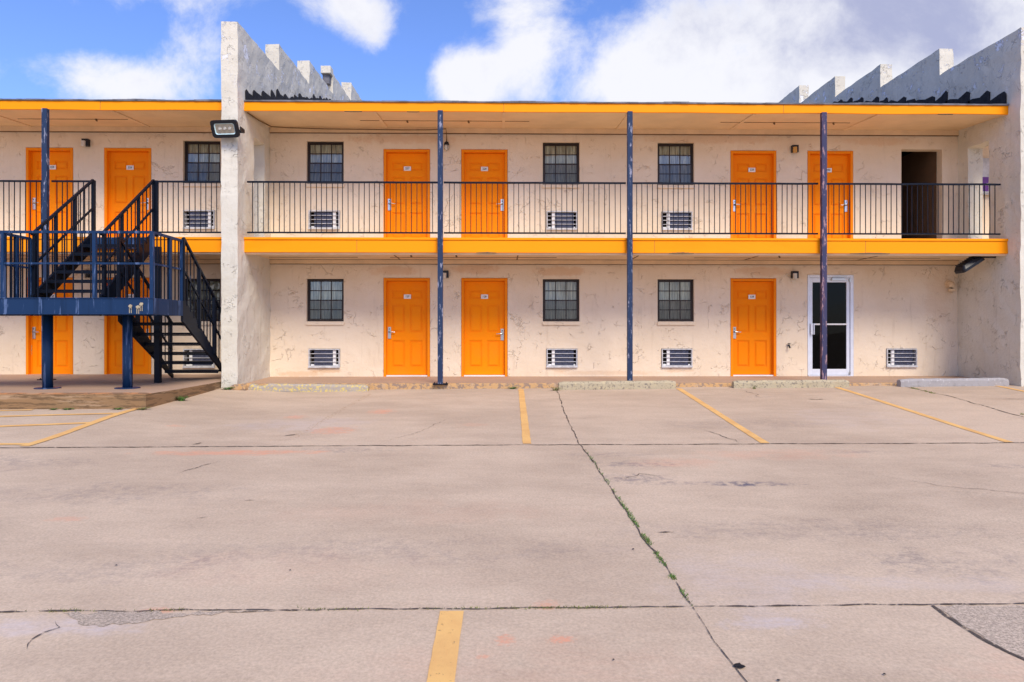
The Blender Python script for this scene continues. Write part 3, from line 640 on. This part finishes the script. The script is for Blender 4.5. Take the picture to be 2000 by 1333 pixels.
# glass entrance door
X0, X1 = 6.91, 7.96; w2 = .525; cxm = (X0+X1)/2
b = MB()
for (a, c, e, g) in ((-w2+.003, -w2+.045, 0, 2.275), (w2-.075, w2-.003, 0, 2.275), (-w2+.045, w2-.075, 2.215, 2.275)): b.box(a, c, -.006, .10, e, g)
fr = b.build('glass_door', M['alu'], bld, (cxm, 0, F0), bevel=.003)
b = MB(); a, c = -w2+.048, w2-.078; b.box(a, a+.075, .02, .06, .02, 2.21); b.box(c-.075, c, .02, .06, .02, 2.21); b.box(a+.075, c-.075, .02, .06, .02, .15); b.box(a+.075, c-.075, .02, .06, 2.11, 2.21); b.build('door_leaf', M['alu'], fr, bevel=.003)
b = MB(); b.quad((a+.07,.04,.14), (c-.07,.04,.14), (c-.07,.04,2.12), (a+.07,.04,2.12)); b.build('pane', M['darkglass'], fr)
b = MB(); b.box(a+.07, c-.07, -.005, .012, 1.145, 1.18); b.build('push_bar', M['white'], fr, bevel=.003)
b = MB(); b.box(a+.01, a+.055, -.045, -.02, .93, 1.18); b.box(a+.075, a+.095, -.045, .0, .93, 1.18); b.box(a+.01, a+.095, -.02, .02, .96, .99); b.build('pull_handle', M['alu'], fr, bevel=.003)
b = MB(); b.box(.02, .32, -.04, .015, 2.15, 2.20); b.beam((.04,-.02,2.22), (.17,-.02,2.245), .02, .015); b.beam((.17,-.02,2.245), (.36,-.02,2.24), .02, .015); b.box(c-.02, c+.02, -.012, .0, 2.12, 2.2); b.box(c-.02, c+.01, -.012, 0, .03, .09); b.build('door_closer', M['chrome'], fr)
b = MB(); b.box(-w2+.02, w2-.02, -.03, .12, -.035, .012); b.build('threshold', M['alu'], fr)

# ------------------------------------------------------------------ wall air conditioners
def ac(x, f, side, label):
    z = (.345, 3.43)[f]
    t = thing('air_conditioner', label, 'air conditioner', (x, YW, z), 'wall air conditioners under the windows'); w, h = .345, .415
    b = MB()
    for (p, q, e, g) in ((-w, -w+.022, .0, h), (w-.022, w, 0, h), (-w+.022, w-.022, h-.022, h), (-w+.022, w-.022, 0, .04)): b.box(p, q, -.03, .19, e, g)
    b.box(-w-.008, w+.008, -.045, -.031, -.006, .03); b.build('sleeve', M['grillepaint'], t, bevel=.003)
    b = MB()
    for k in range(1, 4): zz = .035+(h-.05)*k/4; b.box(-w+.022, w-.022, -.018, -.004, zz-.0062, zz+.0062)
    b.build('grille', M['grillepaint'], t, bevel=.002)
    b = MB(); b.box(-w+.022, w-.022, .12, .14, .04, h-.022); b.build('back_panel', M['dark'], t)
    b = MB()
    xa, xb = (-w+.12, w-.16) if side > 0 else (-w+.19, w-.08)
    n = 44
    for k in range(n): xx = xa+(xb-xa)*k/n; b.box(xx, xx+(xb-xa)/n*.55, .010, .03, .05, h-.03)
    b.box(xa, xb, .028, .06, .05, h-.03); b.build('coil', M['coil'], t)
    b = MB(); s0 = (w-.155 if side > 0 else -w+.12); b.box(s0, s0+.065, .008, .06, .045, h-.025); b.box(-w+.04, w-.04, .03, .055, .041, .075); b.build('side_panel', M['white'], t)
for x, f, s_, lab in [
    (-6.72, 0, -1, 'air conditioner in the lower wall behind the bottom of the black staircase'), (-6.72, 1, 1, 'upper storey air conditioner left of the tall white wing wall'),
    (-3.949, 0, 1, 'ground floor air conditioner below the leftmost window right of the wing wall'), (-3.949, 1, 1, 'upstairs air conditioner behind railing, between wing wall and door 227'),
    (1.361, 0, -1, 'ground floor air conditioner just left of the middle blue post'), (1.361, 1, -1, 'upstairs air conditioner behind railing just left of the middle blue post'),
    (3.951, 0, -1, 'ground floor air conditioner between the middle post and door 129'), (3.951, 1, -1, 'upstairs air conditioner behind railing between middle post and door 229'),
    (9.05, 0, -1, 'air conditioner alone low in the wall right of the glass door')]:
    ac(x, f, s_, lab)

# ------------------------------------------------------------------ wall lamps
def lamp(x, z, mt, label, kind=0):
    t = thing('wall_lamp', label, 'wall lamp', (x, YW, z), 'small wall lamps beside the doors')
    if kind == 0:
        b = MB(); b.box(-.07, .07, -.10, 0, -.075, .085); b.build('housing', M['black'], t, bevel=.006)
        b = MB(); b.tube([(-.02,-.105,-.09), (-.02,-.105,.03)], .045, 14); b.build('lamp_glass', mt, t, smooth=False)
    else:
        b = MB(); b.tube([(0,-.0,.06), (0,-.07,.06)], .055, 14); b.tube([(0,-.07,.09), (0,-.07,.03)], [.05, .06], 14); b.build('housing', M['black'], t)
        b = MB(); b.tube([(0,-.07,.035), (0,-.07,-.04), (0,-.07,-.09)], [.05, .048, .02], 14); b.build('lamp_glass', mt, t, smooth=True)
        b = MB(); 
        for k in range(4): an = k*math.pi/2+.5; b.tube([(.055*math.cos(an),-.07+.055*math.sin(an),.03), (.055*math.cos(an),-.07+.055*math.sin(an),-.05), (0,-.07,-.10)], .004, 5)
        b.build('guard', M['bronze'], t)
lamp(-9.19, 5.32, M['lens'], 'wall lamp between the two upstairs doors left of the wing wall')
lamp(-1.25+.03, 5.27, M['lens'], 'round caged lamp upstairs between doors 227 and 228, beside the post', 1)
lamp(6.60, 5.25, M['amberlens'], 'amber glassed wall lamp upstairs between doors 229 and 230')
lamp(-1.245, 2.42, M['lens'], 'wall lamp downstairs between doors 127 and 128, beside the post')
lamp(6.60, 2.42, M['lens'], 'wall lamp downstairs between door 129 and the glass door')
lamp(-9.19, 2.42, M['lens'], 'wall lamp downstairs seen through the staircase')

# ------------------------------------------------------------------ flood light on the wing wall
t = thing('flood_light', 'black floodlight with three LEDs on the front of the left wing wall', 'floodlight', (-5.30, 13.42, 5.05))
def rrect(w, h, r, n=5):
    o = []
    for (sx, sz, a0) in ((1, 1, 0), (-1, 1, 90), (-1, -1, 180), (1, -1, 270)):
        for k in range(n): a = R(a0+90*k/(n-1)); o.append((sx*(w-r)+r*math.cos(a), sz*(h-r)+r*math.sin(a)))
    return o
hd = bpy.data.objects.new('lamp_head', None)
tilt = Vector((0, 0, 0))
def flood(parent, rot, loc):
    out_, in_ = rrect(.265, .165, .06), rrect(.205, .105, .04); n = len(out_); b = MB()
    for y, P in ((.07, [(p[0]*.8, p[1]*.8) for p in out_]), (.0, out_), (-.055, out_), (-.055, in_), (-.035, in_)):
        b.v += [(p[0], y, p[1]) for p in P]
    for k in range(4):
        for j in range(n): b.f.append((k*n+j, k*n+(j+1) % n, (k+1)*n+(j+1) % n, (k+1)*n+j)); b.m.append(0)
    b.f.append(tuple(range(n))); b.m.append(0)
    for k in range(7): b.box(-.18+.055*k, -.17+.055*k, .06, .10, -.12, .12)
    h_ = b.build('housing', M['black'], parent, loc); h_.rotation_euler = rot
    b = MB(); b.v = [(p[0], -.034, p[1]) for p in in_]; b.f = [tuple(range(n))]; b.m = [0]; b.build('reflector', M['silver'], h_)
    b = MB(); m_ = [(p[0]*.97, p[1]*.97) for p in in_]; m2_ = [(p[0]*.90, p[1]*.83) for p in in_]
    b.v = [(p[0], -.050, p[1]) for p in m_]+[(p[0], -.036, p[1]) for p in m2_]
    for j in range(n): b.f.append((j, (j+1) % n, n+(j+1) % n, n+j)); b.m.append(0)
    b.build('lens_rim', M['galv'], h_)
    for xx in (-.10, 0, .10):
        b = MB(); b.tube([(xx,-.036,.0), (xx,-.052,.0), (xx,-.056,0)], [.038, .03, .012], 14, 0); b.tube([(xx,-.056,0), (xx,-.062,0)], .016, 10, 1); b.build('led_lens', [M['satin'], M['lens']], h_)
    return h_
flood(t, (R(25), 0, R(-6)), (0, -.20, 0))
b = MB(); b.box(-.33+.05, -.31+.05, -.22, -.02, -.03, .03); b.box(.275, .29, -.22, -.02, -.04, .04); b.box(-.27, .29, -.035, -.0, -.03, .03); b.box(.0, .08, -.08, -.03, -.05, .05); b.build('bracket', M['black'], t, bevel=.003)
# second one hung under the gallery at the right wing, seen from the side
t = thing('flood_light', 'tilted dark floodlight under the gallery corner by the right wing wall', 'floodlight', (10.33, 14.12, 2.60))
from mathutils import Matrix
h_ = flood(t, Matrix(((.84, -.54, 0), (0, 0, -1), (.54, .84, 0))).to_euler(), (-.56, 0, -.05))
b = MB(); b.box(-.42, -.30, -.04, .04, .06, .10); b.box(-.34, .0, -.03, .03, .085, .115); b.build('bracket', M['black'], t)

# ------------------------------------------------------------------ small fittings
t = thing('vent_elbow', 'cream elbow pipe poking from the lower wall near the right corner', 'vent pipe', (10.12, YW, 2.16))
b = MB(); P = [(.0, -.0, .07), (0, -.05, .07)]+[(0, -.05-.08*math.sin(R(a)), .07-.08*(1-math.cos(R(a)))) for a in range(15, 91, 15)]+[(0, -.13, -.08)]
b.tube(P, .062, 14); b.build('pipe', M['trim'], t, smooth=True)
b = MB(); b.tube([(0,-.13,-.06), (0,-.13,-.10)], .074, 14); b.tube([(0,.0,.07), (0,-.025,.07)], .085, 14); b.build('collar', M['trim'], t)
t = thing('hose_faucet', 'tiny black hose faucet on the wall left of the glass door', 'faucet', (6.47, YW, .83))
b = MB(); b.tube([(0,0,0), (0,-.07,0), (0,-.09,-.05)], [.016, .016, .02], 8); b.tube([(0,-.05,.0), (0,-.05,.045)], .01, 6); b.build('spout', M['black'], t)
b = MB(); b.tube([(0,-.05,.045), (0,-.05,.055)], .032, 10); b.build('tap_wheel', M['black'], t)
b = MB(); P = [(-5.12, 13.85, 5.56), (-5.11, 14.5, 5.60), (-5.06, 15.1, 5.655), (-4.7, 15.17, 5.655), (-3.9, 15.18, 5.635), (-3.0, 15.18, 5.63), (-2.2, 15.18, 5.62), (-1.6, 15.18, 5.625), (-1.23, 15.2, 5.655), (-1.22, 15.24, 5.5), (-1.22, 15.27, 5.36)]
b.tube(P, .011, 6); tag(b.build('cable', M['trimline'], weld=True), 'loose dark cable strung under the roof from wing wall to caged lamp', 'cable')
t = thing('wall_sign', 'white framed sign with violet lower half seen through the right wing opening', 'sign', (10.80, 15.20, 4.60))
b = MB(); b.box(-.02, .42, -.03, .02, -.34, .42); b.box(-.05, .45, -.015, .03, -.37, .45); b.build('frame', M['grillepaint'], t, bevel=.004)
b = MB(); b.box(.01, .39, -.034, -.031, -.30, .02); b.build('violet_panel', M['violet'], t)
b = MB(); b.box(.10, .39, -.037, -.035, -.16, -.12); b.build('white_stripe', M['white'], t)
t = thing('roof_ventilator', 'small grey hooded vent fixed on the last parapet step of the left wing', 'vent', (-5.31, 20.93, 8.98))
b = MB(); b.box(-.14, .16, -.25, .10, -.02, .20); b.build('hood', M['wing'], t, bevel=.01); b = MB(); b.box(-.10, .10, -.15, .06, -.30, -.02); b.build('throat', M['drip'], t)

# ------------------------------------------------------------------ railings of the galleries
def railing(x0, x1, label, endpost=0, z=F1):
    y = 13.79; t = thing('balcony_railing', label, 'railing', (x0, y, z), 'dark railings along the upper gallery'); L = x1-x0
    b = MB(); n = max(2, int(L/.4))
    for k in range(n): b.beam((L*k/n,0,1.12+noise.noise(Vector((x0+k, 0, 0)))*.008), (L*(k+1)/n,0,1.12+noise.noise(Vector((x0+k+1, 0, 0)))*.008), .040, .034)
    b.build('top_rail', M['navy'], t)
    b = MB(); b.beam((0,0,.105), (L,0,.105), .035, .03); b.build('bottom_rail', M['navy'], t)
    nb = round(L/.107); b = MB(); b.box(-.0065, .0065, -.0065, .0065, .118, 1.102); first = None
    for k in range(1, nb):
        xx = L*k/nb + random.uniform(-.006, .006)
        if first is None: first = b.build('baluster', M['navy'], t, (xx, 0, 0))
        else: o = first.copy(); COL.objects.link(o); o.parent = t; o.location = (xx, 0, 0)
        if k > 1: o.rotation_euler = (0, random.uniform(-.006, .006), 0)
    for e in ((1,) if endpost == 1 else (-1,) if endpost == -1 else ()):
        b = MB(); b.box(-.025, .025, -.025, .025, 0, 1.14); b.build('newel', M['navy'], t, (L if e > 0 else 0, 0, 0))
railing(-13.9, -9.08, 'upper railing at the far left, left of the leftmost post')
railing(-8.98, -8.15, 'short upper railing between the leftmost post and the stair top', 1)
railing(-6.90, -5.49, 'short upper railing between the stair top and the left wing wall', -1)
railing(-5.10, POSTS[0]-.06, 'upper railing from the left wing wall to the first post')
railing(POSTS[0]+.06, POSTS[1]-.06, 'upper railing in front of door 228, between first and middle posts')
railing(POSTS[1]+.06, POSTS[2]-.06, 'upper railing in front of door 229, between middle and third posts')
railing(POSTS[2]+.06, XR-.14, 'upper railing in front of door 230 and the dark passage')

# ------------------------------------------------------------------ staircase
PT, PB = 1.69, 1.42
PX0, PX1, PY0, PY1 = -8.10, -5.66, 11.19, 12.25
st = thing('metal_staircase', 'dark blue open tread steel staircase with mid landing beside the wing wall', 'staircase', (-6.9, 11.9, .165))
OS = Vector(st.location)
def sp(b, name, mt, parent=st, **k):
    b.v = [tuple(Vector(p)-OS) for p in b.v]; return b.build(name, mt, parent, **k)
b = MB(); b.box(-10.6, PX1, PY0, PY0+.06, PB, PT); b.box(PX1-.06, PX1-.001, PY0+.06, PY1, PB+.001, PT-.001); b.box(-10.6, PX1-.06, PY1-.06, PY1-.002, PB+.002, PT-.04)
b.box(-10.6, PX1, PY0-.012, PY0-.001, PB-.001, PB+.016); b.box(-10.6, PX1+.01, PY0-.012, PY0-.001, PT-.014, PT+.002)
fr_ = sp(b, 'landing_frame', M['navy_blue'], bevel=.004)
b = MB(); b.box(-10.6, PX1-.06, PY0+.06, PY1-.06, PT-.03, PT-.004); sp(b, 'landing_deck', M['navy'])
b = MB()
for (cx_, cz_, r) in ((-6.02, 1.55, .030), (-5.90, 1.54, .035), (-5.845, 1.585, .032)):
    n = 12; i = len(b.v)
    b.v += [(cx_+math.cos(a*2*math.pi/n)*r*random.uniform(.6, 1.2), PY0-.0145, cz_+math.sin(a*2*math.pi/n)*r*random.uniform(.6, 1.2)) for a in range(n)]; b.f.append(tuple(range(i, i+n))); b.m.append(0)
    for q in (-.02, .01): b.box(cx_+q, cx_+q+.010, PY0-.0145, PY0-.012, cz_-.11, cz_-r*.5)
sp(b, 'peeling_patch', M['stop_cream'])
for (x, y) in ((-7.79, 11.85), (-6.43, 11.85)):
    b = MB(); b.tube([(x,y,.165), (x,y,PB)], .080, 20); c_ = sp(b, 'column', M['navy_blue'], smooth=True); b = MB(); b.tube([(x,y,.166), (x,y,.182)], .20, 20); sp(b, 'base_plate', M['navy_blue'], c_)
b = MB(); b.box(-6.56, -6.46, 13.0, 13.10, .17, 2.75); sp(b, 'column', M['navy'])
# treads and stringers
def flight(x0, x1, y0, z0, y1, z1, n, lower, name='stringer'):
    dy, dz = (y1-y0)/n, (z1-z0)/n; up = z1 > z0
    for x in (x0, x1):
        b = MB(); s_ = dz/dy
        ya, yb = y0-.02, y1+(.02 if up else .0); za, zb = z0+s_*(ya-y0), z0+s_*(yb-y0)
        h = .46 if not up else .36
        b.prism([(ya, za-h+.10), (yb, zb-h+.10), (yb, zb+.10), (ya, za+.10)] if up else [(ya, za-h+.08), (yb, max(.18, zb-h+.08)), (yb, zb+.08), (ya, za+.08)], 'x', x-.02, x+.02)
        b.box(x-.035, x+.035, 0, 0, 0, 0) if 0 else None
        sp(b, 'stringer', M['navy'], bevel=.003)
    first = None
    for k in range(1, n):
        yy, zz = y0+dy*k, z0+dz*k
        b = MB(); b.box(x0+.022, x1-.022, yy-.14, yy+.13, zz-.035, zz); b.box(x0+.022, x1-.022, yy-.14, yy-.128, zz-.06, zz-.036)
        sp(b, 'tread', M['navy'])
flight(-8.15, -6.97, 12.0, PT, 13.74, F1, 7, 0)
flight(-6.79, -5.68, PY1, PT, 14.22, .18, 8, 1)
b = MB(); b.box(-8.13, -6.99, 13.70, 13.75, 2.80, 3.02); sp(b, 'top_header', M['navy_blue'])
def slope_rail(x, ya, za, yb, zb, post_list, hand=1.12, mid=.56, base=0., nb=10, name='stair_railing'):
    b = MB(); b.beam((x,ya,za+hand), (x,yb,zb+hand), .042, .042)
    rl = sp(b, name, M['navy'])
    b = MB(); b.beam((x,ya,za+mid), (x,yb,zb+mid), .03, .032); sp(b, 'mid_rail', M['navy'], rl)
    for f in post_list: y = ya+(yb-ya)*f; z = za+(zb-za)*f; b = MB(); b.box(x-.024, x+.024, y-.024, y+.024, z+base, z+hand); sp(b, 'rail_post', M['navy'], rl)
    for k in range(1, nb):
        f = k/nb; y = ya+(yb-ya)*f; z = za+(zb-za)*f
        if any(abs(f-g_) < .3/nb for g_ in post_list): continue
        b = MB(); b.box(x-.008, x+.008, y-.008, y+.008, z+base+.02, z+hand-.02); sp(b, 'baluster', M['navy'], rl)
for x in (-8.15, -6.95): slope_rail(x, 11.98, PT+.02, 13.76, F1+.02, [0.04, .36, .68, 1.0], nb=13)
for x in (-6.80, -5.66): slope_rail(x, PY1, PT, 14.20, .20, [0.0, .33, .66, .98], nb=14)
def level_rail(p, q, posts, nb, hand=1.07):
    b = MB(); a = Vector((*p, PT)); c = Vector((*q, PT)); Z = Vector((0, 0, 1))
    b.beam(a+Z*hand, c+Z*hand, .042, .042); rl = sp(b, 'landing_railing', M['navy_blue'])
    b = MB(); b.beam(a+Z*.56, c+Z*.56, .03, .032); sp(b, 'mid_rail', M['navy_blue'], rl)
    for f in posts: r = a.lerp(c, f); b = MB(); b.box(r.x-.028, r.x+.028, r.y-.028, r.y+.028, PT, PT+hand); sp(b, 'rail_post', M['navy_blue'], rl)
    for k in range(1, nb):
        f = k/nb
        if any(abs(f-g_) < .4/nb for g_ in posts): continue
        r = a.lerp(c, f); b = MB(); b.box(r.x-.008, r.x+.008, r.y-.008, r.y+.008, PT, PT+hand-.02); sp(b, 'baluster', M['navy'], rl)
level_rail((-10.5, PY0+.03), (PX1-.03, PY0+.03), [.50, .807, 1.0], 34)
level_rail((PX1-.03, PY0+.06), (PX1-.03, PY1), [.55, 1.0], 8)
level_rail((-8.22, PY0+.08), (-8.22, PY1-.2), [.55, 1.0], 8)
# ------------------------------------------------------------------ wheel stops
def wheel_stop(x0, x1, y0, y1, mt, label, seed, h=.15, broken=False):
    L = math.hypot(x1-x0, y1-y0); t = MB(); n = 48; rnd = random.Random(seed); prof = [(-.085, 0), (-.08, h*.72), (-.05, h), (.05, h), (.08, h*.72), (.085, 0)]
    for k in range(n+1):
        f = k/n; e = min(k, n-k); sc = 1 if e > 1 else (.95 if e == 1 else .86)
        for (py, pz) in prof:
            j = noise.noise_vector(Vector((f*L*6+seed*9, py*20, pz*20)))*.011
            dip = 0
            if broken and .02 < f < .16: dip = .05*math.sin((f-.02)/.14*math.pi)*(1 if pz > .05 else 0)
            t.v.append((L*f+j.x*.3, (py+j.y)*sc, (pz+j.z*(pz > 0))*sc-dip))
    m_ = len(prof)
    for k in range(n):
        for j in range(m_-1): t.f.append((k*m_+j, (k+1)*m_+j, (k+1)*m_+j+1, k*m_+j+1)); t.m.append(0)
    t.f.append(tuple(range(m_))); t.m.append(0); t.f.append(tuple(n*m_+j for j in reversed(range(m_)))); t.m.append(0)
    zz = (gz(x0, y0)+gz(x1, y1))/2-.012
    o = t.build('wheel_stop', mt, None, (x0, y0, zz)); o.rotation_euler = (0, -math.atan2(gz(x1, y1)-gz(x0, y0), L), math.atan2(y1-y0, x1-x0))
    tag(o, label, 'wheel stop', 'concrete wheel stops against the curb'); return o
wheel_stop(-4.93, -2.62, 13.50, 13.52, M['stop_yellow'], 'chipped grey wheel stop with yellow flakes beside the left wing wall', 1, broken=True)
wheel_stop(1.13, 3.46, 13.50, 13.54, M['stop_cream'], 'cream flaking wheel stop in front of the middle blue post', 2, .16)
wheel_stop(4.62, 6.93, 13.55, 13.55, M['stop_cream'], 'mottled cream wheel stop in front of the third post and glass door', 3, .15)
wheel_stop(7.96, 10.18, 13.55, 13.60, M['stop_grey'], 'bare grey wheel stop at the right wing wall', 4, .155)
b = MB(); b.prism([(-.16, 0), (-.15, .07), (-.09, .11), (.06, .12), (.14, .08), (.16, 0)], 'y', -.06, .10); o = b.build('curb_stone', M['curb'], None, (-5.11, 13.36, gz(-5.1, 13.36)-.01), bevel=.02); tag(o, 'orange painted lump of concrete at the foot of the wing wall', 'curb stone')

# ------------------------------------------------------------------ weeds
def weed(x, y, r, h, label, n=60, mt='leaf'):
    b = MB(); z = gz(x, y)
    for k in range(n):
        a = random.uniform(0, 6.28); rr = r*math.sqrt(random.random())*.5; L = h*random.uniform(.5, 1.1); w = .006+.012*random.random()
        bx, by = rr*math.cos(a), rr*math.sin(a)*.6; lean = random.uniform(.2, 1.1)*r; tx, ty = bx+math.cos(a)*lean, by+math.sin(a)*lean*.6
        nx_, ny_ = -math.sin(a)*w, math.cos(a)*w
        b.quad((bx-nx_*.4, by-ny_*.4, 0), (bx+nx_*.4, by+ny_*.4, 0), ((bx+tx)/2+nx_, (by+ty)/2+ny_, L*.8)); b.quad(((bx+tx)/2-nx_, (by+ty)/2-ny_, L*.75), ((bx+tx)/2+nx_, (by+ty)/2+ny_, L*.8), (tx, ty, L*.7))
    o = b.build('weed', M[mt], None, (x, y, z), weld=False); tag(o, label, 'weed', 'weeds along the kerbs')
weed(-5.30, 13.30, .13, .06, 'green weed tuft at the foot of the left wing wall', 90)
weed(-5.46, 11.75, .12, .10, 'leafy weed against the side of the stair pad', 80)
weed(-5.60, 10.74, .12, .05, 'low weed at the front corner of the stair pad', 60, 'leaf2')
weed(-6.0, 10.78, .09, .035, 'rightmost of three small tufts along the stair pad front', 60)
weed(-6.78, 10.78, .09, .035, 'middle one of three small tufts along the stair pad front', 60)
weed(-7.0, 10.78, .07, .03, 'leftmost of three small tufts along the stair pad front', 50)
weed(.22, 13.66, .10, .05, 'small weed at the curb above the middle parking line', 50)
weed(1.06, 13.35, .10, .08, 'yellowish weed where the long crack meets the cream wheel stop', 60, 'leaf2')
weed(4.98, 13.36, .06, .10, 'thin weed before the mottled cream wheel stop', 24, 'leaf2')
b = MB()
for k in range(1000):
    seg = random.random(); y = 3.95+seg*4.2 if random.random() < .3 else random.choice([random.gauss(5.5, .45), random.gauss(4.9, .3), random.gauss(4.35, .12)])
    if not 3.95 < y < 8.4: continue
    x = 1.12-.028*(y-4.0) if y > 4 else 1.12
    if noise.noise(Vector((0, y*5, 3))) < -.1: continue
    x += random.gauss(0, .010); L = random.uniform(.006, .024); a = random.uniform(0, 6.28); w = .003
    z = gz(x, y)+.004; dx, dy = math.cos(a)*L*.8, math.sin(a)*L*.8
    b.quad((x-w, y, z), (x+w, y, z), (x+dx, y+dy, z+L)); b.m[-1] = 0 if random.random() < .7 else 1
for k in range(350):
    x = random.choice([-2.5, -1.9, -1.0, -.25, .15, .45, .62, .3])+random.gauss(0, .12); y = 3.98+random.gauss(0, .008); z = gz(x, y)+.004; L = random.uniform(.005, .014); a = random.uniform(0, 6.28)
    b.quad((x-.003, y, z), (x+.003, y, z), (x+math.cos(a)*L, y+math.sin(a)*L, z+L)); b.m[-1] = 1
for k in range(500):
    y = random.uniform(10.3, 13.3); x = 8.02+.04*math.sin(y*2)+random.gauss(0, .02); z = gz(x, y)+.004; L = random.uniform(.01, .03); a = random.uniform(0, 6.28)
    if noise.noise(Vector((0, y*2, 7))) < .05: continue
    b.quad((x-.006, y, z), (x+.006, y, z), (x+math.cos(a)*L, y+math.sin(a)*L, z+L)); b.m[-1] = 1
o = b.build('crack_grass', [M['leaf'], M['leaf2']], weld=False); o['kind'] = 'stuff'; o['label'] = 'tiny grass growing in the pavement cracks'; o['category'] = 'grass'
